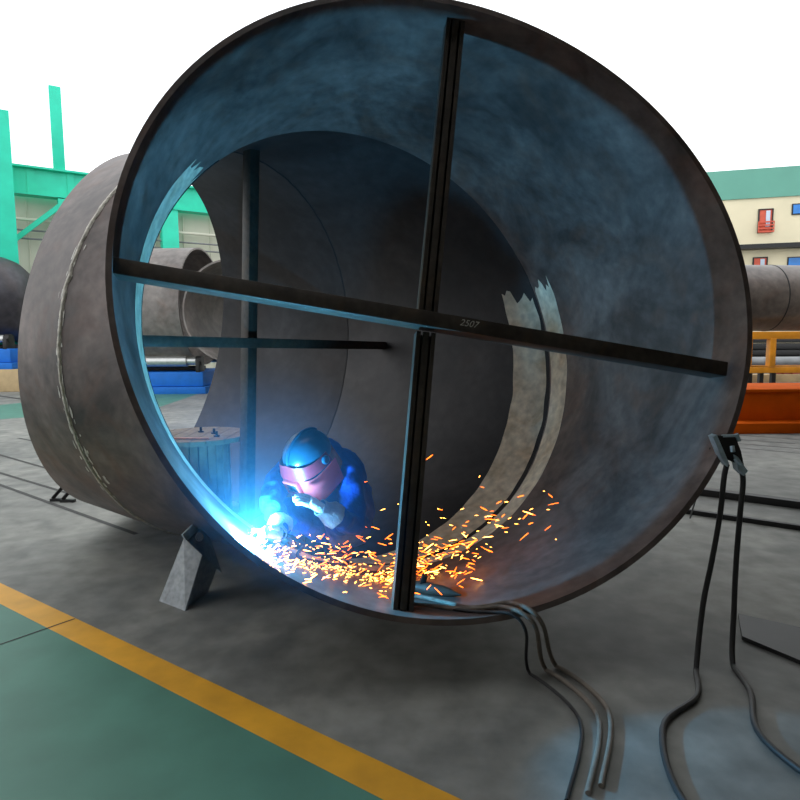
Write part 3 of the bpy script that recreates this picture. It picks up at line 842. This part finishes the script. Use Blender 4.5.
# helmet and mask
F = V((-.52, -.66, -.55)).normalized(); U = (V((.04, -.02, 1)) - F*V((.04, -.02, 1)).dot(F)).normalized(); X = F.cross(U)
HM = M((X, F, U)).transposed(); hc0 = J['head'] + U*.015
def hl(x, y, z): return hc0 + HM @ V((x, y, z))
m = MB()
rows = []; nu, nv = 40, 14
for j in range(nv+1):
    ph = math.radians(-12) + (PI/2-math.radians(-12))*j/nv
    rows.append(m.verts([hl(.142*math.cos(ph)*math.cos(2*PI*k/nu), -.01+.17*math.cos(ph)*math.sin(2*PI*k/nu), .03+.145*math.sin(ph)) for k in range(nu)]))
for a, b_ in zip(rows, rows[1:]):
    for k in range(nu): m.face([a[k], a[(k+1) % nu], b_[(k+1) % nu], b_[k]])
bmesh.ops.solidify(m.bm, geom=m.bm.faces[:], thickness=.006)
hel = m.build('helmet', MT['helmet'], man, 40, 'dark teal hard helmet')
m = MB(); m.tube([hl(0, -.01+.172*math.cos(math.radians(a)), .033+.147*math.sin(math.radians(a))) for a in range(-5, 150, 8)], .009, 8); 
m.build('crown_ridge', MT['helmet'], hel)
def shell_strip(name, z0, z1, r0_, r1_, y0, y1_, a0, mat, label, parent, drop=0.0, pw=.72, th=.006):
    m = MB(); n = 36; q = 8; rows = []
    for j in range(q+1):
        t = j/q; rows.append([])
        for k in range(n+1):
            a = math.radians(-a0+2*a0*k/n); sx = math.copysign(abs(math.sin(a))**pw, math.sin(a)); cy = math.copysign(abs(math.cos(a))**pw, math.cos(a))
            w = r0_+(r1_-r0_)*t; yy = y0+(y1_-y0)*t
            rows[-1].append(m.bm.verts.new(hl(w*sx, -.01 + yy*cy, z0+(z1-z0)*t - drop*abs(sx)*(1-t))))
    for a, b_ in zip(rows, rows[1:]):
        for k in range(n): m.face([a[k], a[k+1], b_[k+1], b_[k]])
    bmesh.ops.recalc_face_normals(m.bm, faces=m.bm.faces[:])
    bmesh.ops.solidify(m.bm, geom=m.bm.faces[:], thickness=th)
    return m.build(name, mat, parent, 40, label)
mask = shell_strip('face_shield', .0, -.215, .162, .142, .192, .205, 100, MT['visor'], 'pink face shield', man, .03, .62)
shell_strip('brow_band', .085, -.012, .150, .168, .176, .204, 96, MT['visor_band'], 'rose brow band of the mask', man, .03, .8)
m = MB(); wz = -.07
fy = -.01+.193
for (sx_, sz_, x_, z_) in ((.125, .014, 0, .042), (.125, .014, 0, -.042), (.014, .084, -.056, 0), (.014, .084, .056, 0)):
    m.box(hl(x_, fy+.012, wz+z_), (sx_, .026, sz_), HM, .003)
wf = m.build('window_frame', MT['visor'], mask)
m = MB(); m.box(hl(0, fy+.008, wz), (.1, .01, .07), HM); m.build('window_pane', MT['lens'], mask, 35, 'dark welding lens')
for sx_ in (-1, 1):
    m = MB(); m.lathe(hl(sx_*.155, .0, .02), X*sx_, [(0, -.01), (.028, -.01), (.028, .012), (.02, .018), (0, .018)], 20); m.build('pivot_knob', MT['helmet'], hel)
# leather flap from the helmet over cheek and nape
m = MB(); rows = []; n = 40
for j in range(7):
    t = j/6; rows.append([])
    for k in range(n+1):
        a = math.radians(101 + 158*k/n)
        w = .13+.025*t + .006*mnoise.noise(V((k*.5, t*3, 2)))
        rows[-1].append(m.bm.verts.new(hl(w*math.sin(a), -.015+(w+.03)*math.cos(a), .01 - .15*t)))
for a, b_ in zip(rows, rows[1:]):
    for k in range(n): m.face([a[k], a[k+1], b_[k+1], b_[k]])
bmesh.ops.solidify(m.bm, geom=m.bm.faces[:], thickness=.005)
m.build('neck_flap', MT['leather'], man, 60, 'brown leather neck flap')
# collar
m = MB(); m.lathe(J['neck']-V((0, 0, 0)), (J['neck']-J['upper']), [(.13, -.07), (.125, -.02), (.11, .02), (.1, .02), (.11, -.03), (.12, -.07)], 28)
for v_ in m.bm.verts: v_.co += V((mnoise.noise(v_.co*20), mnoise.noise(v_.co*20+V((9, 0, 0))), mnoise.noise(v_.co*20+V((0, 9, 0)))))*.012
m.build('collar', MT['cloth'], man, 60)

# ------------------------------------------------------------------ electrode holder, arc, fume
eh = thing('electrode_holder', wr+dr*.1, 'welding electrode holder in the right glove, its rod touching the arc', 'electrode holder')
h0 = wr + dr*.02; h1 = wr + dr*.17
m = MB(); m.tube([h0-dr*.02, h0+dr*.02, h0+dr*.1, h1], [.012, .018, .017, .012], 14); m.build('handle', MT['dark'], eh)
m = MB(); m.tube([h1-dr*.01, h1+dr*.03], [.014, .009], 12); m.build('jaw', MT['copper'], eh)
m = MB(); m.tube([h1+dr*.02, ARC+(h1-ARC).normalized()*.03], .0025, 8); m.build('electrode', MT['copper'], eh)
lead([h0-dr*.02, h0-dr*.12+V((.0, .05, -.06)), V((h0.x+.05, h0.y+.25, pipe_floor(h0.x+.05, h0.y+.25)+.015)), V((h0.x+.3, h0.y+.6, pipe_floor(h0.x+.3, h0.y+.6)+.015)), V((h0.x+.2, h0.y+1.2, pipe_floor(h0.x+.2, h0.y+1.2)+.015))], 'cable', eh, MT['cable'], .011)
m = MB(); m.ell(ARC, (.034, .03, .026), None, 16, 10)
o = m.build('welding_arc', MT['arc']); tag(o, 'dazzling white welding arc on the lower left edge of the bend', 'welding arc')
ld = bpy.data.lights.new('arc_light', 'POINT'); ld.energy = ARC_POWER; ld.color = ARC_COL; ld.shadow_soft_size = .04
lo = bpy.data.objects.new('arc_light', ld); C.objects.link(lo); lo.location = ARC + RINGS[0][3]*.03 + V((.005, .0, .03))
fm, t, b_ = newmat('arc_glow_haze'); t.nodes.remove(b_)  # blue haze added to give the lens glow around the arc
vs = t.nodes.new('ShaderNodeVolumeScatter'); vs.inputs['Color'].default_value = (.3, .62, 1, 1); vs.inputs['Anisotropy'].default_value = .1
tc = t.nodes.new('ShaderNodeTexCoord'); gr = t.nodes.new('ShaderNodeTexGradient'); gr.gradient_type = 'SPHERICAL'
mp = t.nodes.new('ShaderNodeMapping'); mp.inputs['Scale'].default_value = (1/.9,)*3
t.links.new(tc.outputs['Object'], mp.inputs['Vector']); t.links.new(mp.outputs[0], gr.inputs['Vector'])
mu = t.nodes.new('ShaderNodeMath'); mu.operation = 'MULTIPLY'; mu.inputs[1].default_value = GLOW_HAZE
t.links.new(gr.outputs['Fac'], mu.inputs[0]); t.links.new(mu.outputs[0], vs.inputs['Density'])
t.links.new(vs.outputs[0], t.nodes['Material Output'].inputs['Volume'])
m = MB(); m.ell((0, 0, 0), (.9, .9, .9), None, 32, 20)
o = m.build('arc_glow_haze', fm); o.location = ARC + V((.03, .1, .1)); tag(o, 'added bluish glare fume hanging round the arc', 'haze', None, 'stuff')

# ------------------------------------------------------------------ things lying in the bottom of the bend
ta, tb = surf(398, 588, .03), surf(461, 597, .012)
dl = thing('hand_tool', (ta+tb)/2, 'dark pointed hand tool lying in the bottom of the bend beside the upright brace', 'tool')
ax = (tb-ta)
m = MB(); m.tube([ta, ta+ax*.25, ta+ax*.45, ta+ax*.75, tb], [.026, .032, .042, .034, .004], 14); m.build('body', MT['boot'], dl)
k0 = ta+ax*.42
m = MB(); m.box(k0+V((0, 0, .055)), (.035, .04, .06), M.Rotation(.3, 3, 'Y'), .006); m.build('trigger', MT['dark'], dl)
rimy = lambda px, py: on_plane(px, py, RINGS[0][0]-RINGS[0][3]*.03, RINGS[0][3])
def hose(pts, tail, r_, mat, label):
    P = [surf(x, y, r_+.002) for x, y in pts] + [rimy(x, y) for x, y in tail[:2]]
    f_ = gnd(*tail[2]); P += [V((f_.x, f_.y, r_)), V((f_.x+.15, f_.y-.4, r_)), V((f_.x-.05, f_.y-.9, r_))]
    o = MB().tube(smooth(P), r_, 10).build('hose', mat); return tag(o, label, 'hose', 'hoses lying over the rim')
hose([(404, 597), (425, 600), (446, 605), (470, 610), (490, 608), (508, 605)], [(527, 608), (543, 625), (556, 668)], .012, MT['pale_cable'], 'uppermost pale hose draped over the bottom rim right of the brace')
hose([(404, 606), (430, 608), (455, 611), (480, 611), (500, 609)], [(520, 612), (536, 628), (546, 672)], .012, MT['pale_cable'], 'middle dusty hose draped over the bottom rim right of the brace')
hose([(440, 609), (470, 613), (492, 614)], [(513, 615), (526, 632), (530, 676)], .009, MT['cable'], 'lowest thin black hose draped over the bottom rim right of the brace')

# ------------------------------------------------------------------ sparks
rs = random.Random(11)
def drop_mesh(name, mat):
    m = MB(); m.tube([V((-.5, 0, 0)), V((-.3, .05, .004)), V((.1, .07, .01)), V((.42, .03, 0)), V((.5, 0, 0))], [.02, .07, .09, .06, .015], 6)
    o = m.build(name, mat); me_ = o.data; bpy.data.objects.remove(o); return me_
SPM = [drop_mesh('spark', MT['spark']), drop_mesh('spark', MT['spark_hot'])]
def spark_place():
    """image-side spread of the shower turned into points in the air inside the bend"""
    while True:
        u_ = rs.random()
        if u_ < .62:      # dense stream along the near bottom
            px = 262 + 215*rs.random()**.9; base = 556 + (px-250)*.17 if px < 380 else 578-(px-380)*.05
            py = base + rs.gauss(-14, 13)
        elif u_ < .88:    # lifted spray to the right
            px = rs.gauss(455, 42); py = 560 - (px-420)*.33 + rs.gauss(0, 16)
        else:
            px = rs.uniform(270, 560); py = rs.gauss(520, 24)
        if 255 < px < 575 and 425 < py < 600: break
    while not HIT(px, py): py -= 3
    s_ = surf(px, py); Y = max(2.95, s_.y - abs(rs.gauss(.05, .25)))
    if Y > s_.y-.02: Y = s_.y-.02
    return px, py, at(px, py, min(Y, 3.9))
NSP = 230
for k in range(NSP):
    px, py, p = spark_place()
    if p.z < pipe_floor(p.x, p.y)+.01: p.z = pipe_floor(p.x, p.y)+.02
    hot = px < 330 + rs.uniform(-40, 40) or rs.random() < .15
    o = bpy.data.objects.new('spark', SPM[1 if hot else 0]); C.objects.link(o)
    L = rs.uniform(.025, .08); w = rs.uniform(.02, .04)*.9
    a = rs.gauss(.12, .4); dirv = V((math.cos(a), rs.gauss(0, .4), math.sin(a))).normalized()
    o.rotation_mode = 'QUATERNION'; o.rotation_quaternion = dirv.to_track_quat('X', 'Z'); o.scale = (L, w, w); o.location = p
    tag(o, 'glowing orange sliver of a spark in the shower right of the arc', 'spark', 'sparks flying off the weld')
m = MB()
for k in range(420):
    px, py, p = spark_place()
    if rs.random() < .6:
        px = 255+rs.random()**1.1*150; py = 553+(px-250)*.2 + rs.gauss(0, 6)
        while not HIT(px, py): py -= 3
        p = surf(px, py, .008)
    a = rs.gauss(.1, .4); d = V((math.cos(a), rs.gauss(0, .4), math.sin(a)))*rs.uniform(.004, .014)
    m.tube([p-d, p, p+d], [.0006, .0017, .0005], 5)
o = m.build('spark_shower', MT['spark_hot'], None, 35, None, False); tag(o, 'finest glowing spatter scattered over the pipe bottom by the arc', 'spatter', None, 'stuff')
